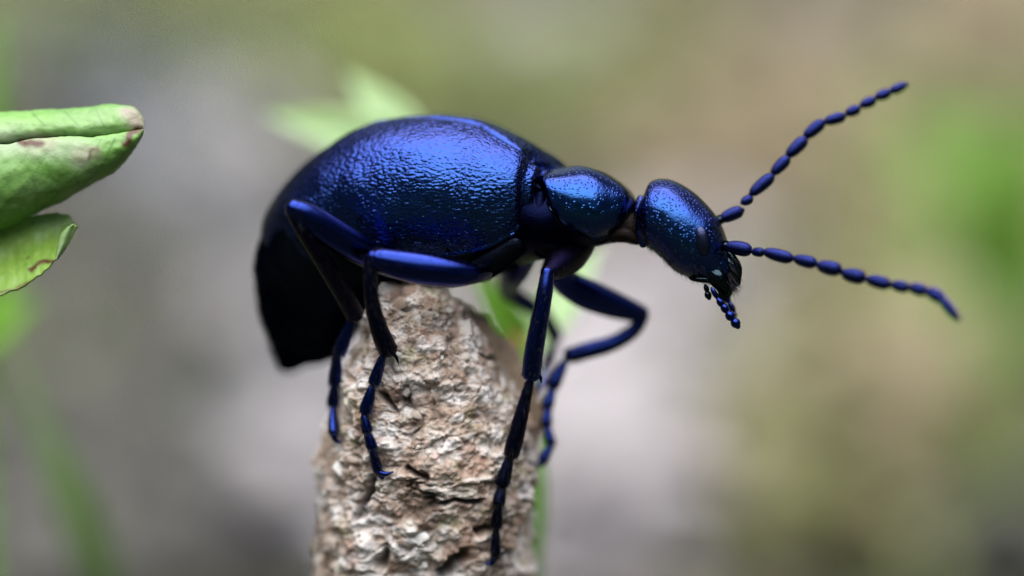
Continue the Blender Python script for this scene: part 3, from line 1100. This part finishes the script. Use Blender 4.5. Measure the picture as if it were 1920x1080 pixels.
pxy = to_px(g)
front = np.clip((.16 - g[..., 1]) * 20, 0, 1)
wob = 5 * fbm(g * 9, 3)[..., None]
brown = np.maximum.reduce([spot(pxy + wob, [(38, 266), (50, 271), (78, 270)], 8), spot(pxy + wob, [(166, 296), (172, 284), (184, 278)], 5) * .75,
                           spot(pxy + wob, [(236, 270), (248, 256), (262, 246)], 10)]) * front
pink = np.maximum.reduce([spot(pxy + wob * 2, [(238, 205), (255, 222), (264, 240)], 22) * .65, spot(pxy + wob, [(60, 268), (95, 266)], 22) * .35, spot(pxy + wob, [(150, 292), (175, 286)], 18) * .4]) * front
palea = np.clip(np.maximum(spot(pxy + wob * 2, [(0, 262), (60, 268), (150, 290)], 36) * .55, spot(pxy + wob, [(236, 200), (258, 225)], 24) * .6), 0, 1) * front + .18 * np.clip(fbm(g * 3, 3) + .2, 0, 1)
vein = np.maximum.reduce([spot(pxy, c, 2.6) for c in ([(0, 395), (60, 330), (100, 262)], [(0, 340), (40, 305), (60, 266)], [(80, 392), (140, 330), (190, 262)], [(140, 362), (190, 310), (215, 260)],
    [(0, 230), (90, 236), (170, 240), (235, 236)], [(60, 212), (85, 236)], [(120, 208), (150, 239)], [(180, 205), (196, 240)], [(60, 330), (70, 365), (66, 400)], [(140, 330), (150, 350)], [(30, 362), (90, 360), (112, 358)])]) * (g[..., 1] < .3)
lf1 = mesh('folded_leaf', W(g), grid_faces(nx, pr.shape[0]), M_LEAF1, lp, attrs={'brown': brown, 'pink': pink, 'pale': np.clip(palea, 0, 1), 'vein': vein}, label='leaf rolled up into a pointed fold with brown marks at its tip')
so = lf1.modifiers.new('thickness', 'SOLIDIFY')
so.thickness = .012

# open leaf below
top2 = spline(np.array([(-300, 528), (-190, 470), (-90, 440), (0, 422), (50, 408), (95, 400), (128, 403), (143, 421)], float), 90)
bot2 = spline(np.array([(-300, 545), (-190, 640), (-90, 600), (0, 552), (50, 530), (92, 500), (118, 470), (143, 423)], float), 90)
vv = np.linspace(0, 1, 44)
rag = fbm(np.stack([np.arange(90) * .23, np.zeros(90), np.zeros(90)], -1), 3)
top2[:, 1] += 3.2 * rag
bot2[:, 1] += 4.5 * np.roll(rag, 31)
pp = top2[:, None] * (1 - vv)[None, :, None] + bot2[:, None] * vv[None, :, None]
dep = .30 - .22 * vv[None] + .06 * np.sin(vv * 3.1)[None] + 0 * pp[..., 0]
k = (D + dep) / D
g = np.stack([(pp[..., 0] - 960) / PXU * k, dep, (540 - pp[..., 1]) / PXU * k], -1)
g = g + normals(g, False) * (.016 * fbm(g * 4 + 8, 3))[..., None]
pxy = to_px(g)
wob = 4 * fbm(g * 9, 3)[..., None]
brown = np.maximum(spot(pxy + wob, [(56, 505), (72, 494), (104, 490)], 5.5), spot(pxy + wob, [(0, 552), (50, 531), (70, 520)], 5) * .7)
brown = np.maximum(brown, np.clip((worley(g * 9, 8)[0] < .10) * 1.0, 0, 1) * .8)
lf2 = mesh('open_leaf', W(g), grid_faces(90, 44), M_LEAF2, lp, attrs={'brown': brown, 'pink': brown * 0, 'pale': np.clip(.25 * fbm(g * 5, 3), 0, 1)}, label='open yellow green leaf with its edge turned up')
so = lf2.modifiers.new('thickness', 'SOLIDIFY')
so.thickness = .012
edge = spline(np.array([(143, 420), (137, 442), (125, 465), (108, 488)], float), 40)
inn = spline(np.array([(126, 425), (113, 440), (107, 462), (103, 486)], float), 40)
wv = np.linspace(0, 1, 12)
pp = edge[:, None] * (1 - wv)[None, :, None] + inn[:, None] * wv[None, :, None]
dep = .105 - .06 * np.sin(wv * 2.6)[None] + 0 * pp[..., 0]
k = (D + dep) / D
gq = np.stack([(pp[..., 0] - 960) / PXU * k, dep, (540 - pp[..., 1]) / PXU * k], -1)
so = mesh('turned_edge', W(gq), grid_faces(40, 12), M_LEAFP, lf2).modifiers.new('thickness', 'SOLIDIFY')
so.thickness = .01
st = P(-190, 560, .3)
q0 = np.array([lp.location[0], lp.location[1], -.3])
wp = [W(P(-300, 408, .3)), W(P(-302, 536, .32)), W(P(-270, 640, .45)), W(P(-170, 760, .7)), W(P(-165, 1200, 1.4))]


def wtube(pts, rad, ns=24, nc=10):
    """tube through world points"""
    inv = [np.array([p[0], (p[1]) * CP - (p[2] - HT) * SP, p[1] * SP + (p[2] - HT) * CP]) for p in pts]
    return tube(inv, rad, ns, nc)


v, f = wtube(wp + [q0], [.04, .05, .06, .07, .09, .1])
mesh('stem', v, f, M_STEM, lp)
# pale hairs along the leaf edges
hv, hf = [], []
for k in range(150):
    t = RNG.random() * 1.0
    x = 270 * t
    if RNG.random() < .35:
        p0 = P(x, np.interp(x, XS, TOP) + 2, .22)
        dv = np.array([.2, -.2, 1])
    else:
        p0 = P(x, np.interp(x, XS, BOT) - 2, .26)
        dv = np.array([.4, -.3, -1])
    hair(p0, p0 + unit(dv + .35 * RNG.normal(size=3)) * (.012 + .014 * RNG.random()), .0015)
mesh('leaf_hairs', W(np.array(hv)), hf, M_LEAFP, lp, smooth=False, kind='stuff')

# ------------------------------------------------------------------ plants out of focus behind


def up_to_lens(p):
    return unit(W([0, -D, 0]) - p)


def px_leaf(name, par, mat, b, t, wpx, curl=.08, fold=.25, roll=0.0, label=None, blunt=.6):
    pb, pt = W(P(*b)), W(P(*t))
    up = unit(up_to_lens(pb) + np.array([0, 0, .5]) + np.array([roll, 0, 0]))
    v, f = blade(pb, pt, up, wpx / PXU * (D + b[2]) / D, curl, fold, 18, 9, blunt=blunt)
    o = mesh(name, v, f, mat, par, label=label)
    s = o.modifiers.new('thickness', 'SOLIDIFY')
    s.thickness = .015
    return o


def plant(name, label, cat, foot, top, leaves, stem_r=.05, mid=(), group=None):
    fx = W(P(*foot))
    t = thing(name, label, cat, np.array([fx[0], fx[1], 0.0]), group)
    pts = [W(P(*top))] + [W(P(*m)) for m in mid] + [fx, np.array([fx[0], fx[1], -.4])]
    v, f = wtube(pts, np.linspace(stem_r * .7, stem_r * 1.2, len(pts)))
    mesh('stem', v, f, M_STEM, t)
    for l in leaves:
        px_leaf('leaf', t, *l)
    return t


plant('young_plant', 'pale green pair of leaf tips rising behind the abdomen', 'plant', (830, 1000, 3.0), (800, 300, 2.0),
      [(M_LEAFP, (800, 300, 2.9), (496, 214, 3.1), 50, .03, .3), (M_LEAFP, (790, 290, 2.9), (650, 138, 3.3), 40, .03, .3), (M_LEAFB, (800, 310, 2.0), (600, 310, 1.8), 30, .02, .2)], .06)
plant('green_sprout', 'bright green sprout with a withered orange leaf tip between twig and front legs', 'plant', (985, 1300, 2.5), (985, 640, 2.0),
      [(M_LEAFB, (985, 660, 2.0), (885, 505, 1.8), 34, .05, .25), (M_LEAFO, (1000, 660, 2.0), (940, 600, 1.9), 16, .03, .2), (M_LEAFP, (990, 660, 2.1), (1125, 455, 2.6), 40, .03, .2)], .07, [(1002, 820, 2.0), (1004, 960, 2.0), (990, 1090, 2.1)])
plant('leafy_herb', 'bright green leafy herb blurred at the right edge', 'plant', (1900, 1500, 23), (1860, 330, 19),
      [(M_HERB, (1880, 420, 20), (1690, 230, 20), 75, .05, .2), (M_HERB, (1870, 430, 21), (2010, 230, 20), 80, .05, .2), (M_HERB, (1880, 540, 20), (1790, 300, 19), 90, .05, .2), (M_HERB, (1890, 600, 21), (2020, 420, 20), 85, .05, .2),
       (M_HERB, (1880, 470, 21), (1700, 520, 20), 70, .05, .2), (M_HERB, (1900, 330, 21), (1850, 180, 21), 60, .05, .2), (M_HERB, (1900, 560, 20), (1820, 680, 20), 60, .05, .2)], .1)
plant('low_green_leaf', 'bright green leaf glowing at the left edge under the open leaf', 'plant', (-40, 1300, 6.5), (-40, 640, 4.5),
      [(M_LEAFB, (-60, 650, 4.5), (70, 560, 4.2), 50, .05, .2), (M_LEAFB, (-60, 600, 4.5), (30, 520, 4.4), 40, .05, .2)], .08)
plant('grass_clump', 'dull green arching grass blade at lower left', 'grass', (260, 1400, 6.0), (110, 860, 5.2),
      [(M_LEAFD, (225, 1180, 5.6), (15, 660, 5.0), 36, .10, .2), (M_LEAFD, (225, 1180, 5.6), (95, 800, 5.4), 26, .07, .2)], .10, [(165, 1000, 5.4), (215, 1150, 5.6)])
plant('grass_tuft', 'light green upright grass blade blurred at the upper left edge', 'grass', (-30, 900, 5.0), (-5, 60, 4.0),
      [(M_LEAFB, (-25, 500, 4.2), (0, 20, 4.0), 22, .02, .2)], .05, [(-15, 400, 4.3)])
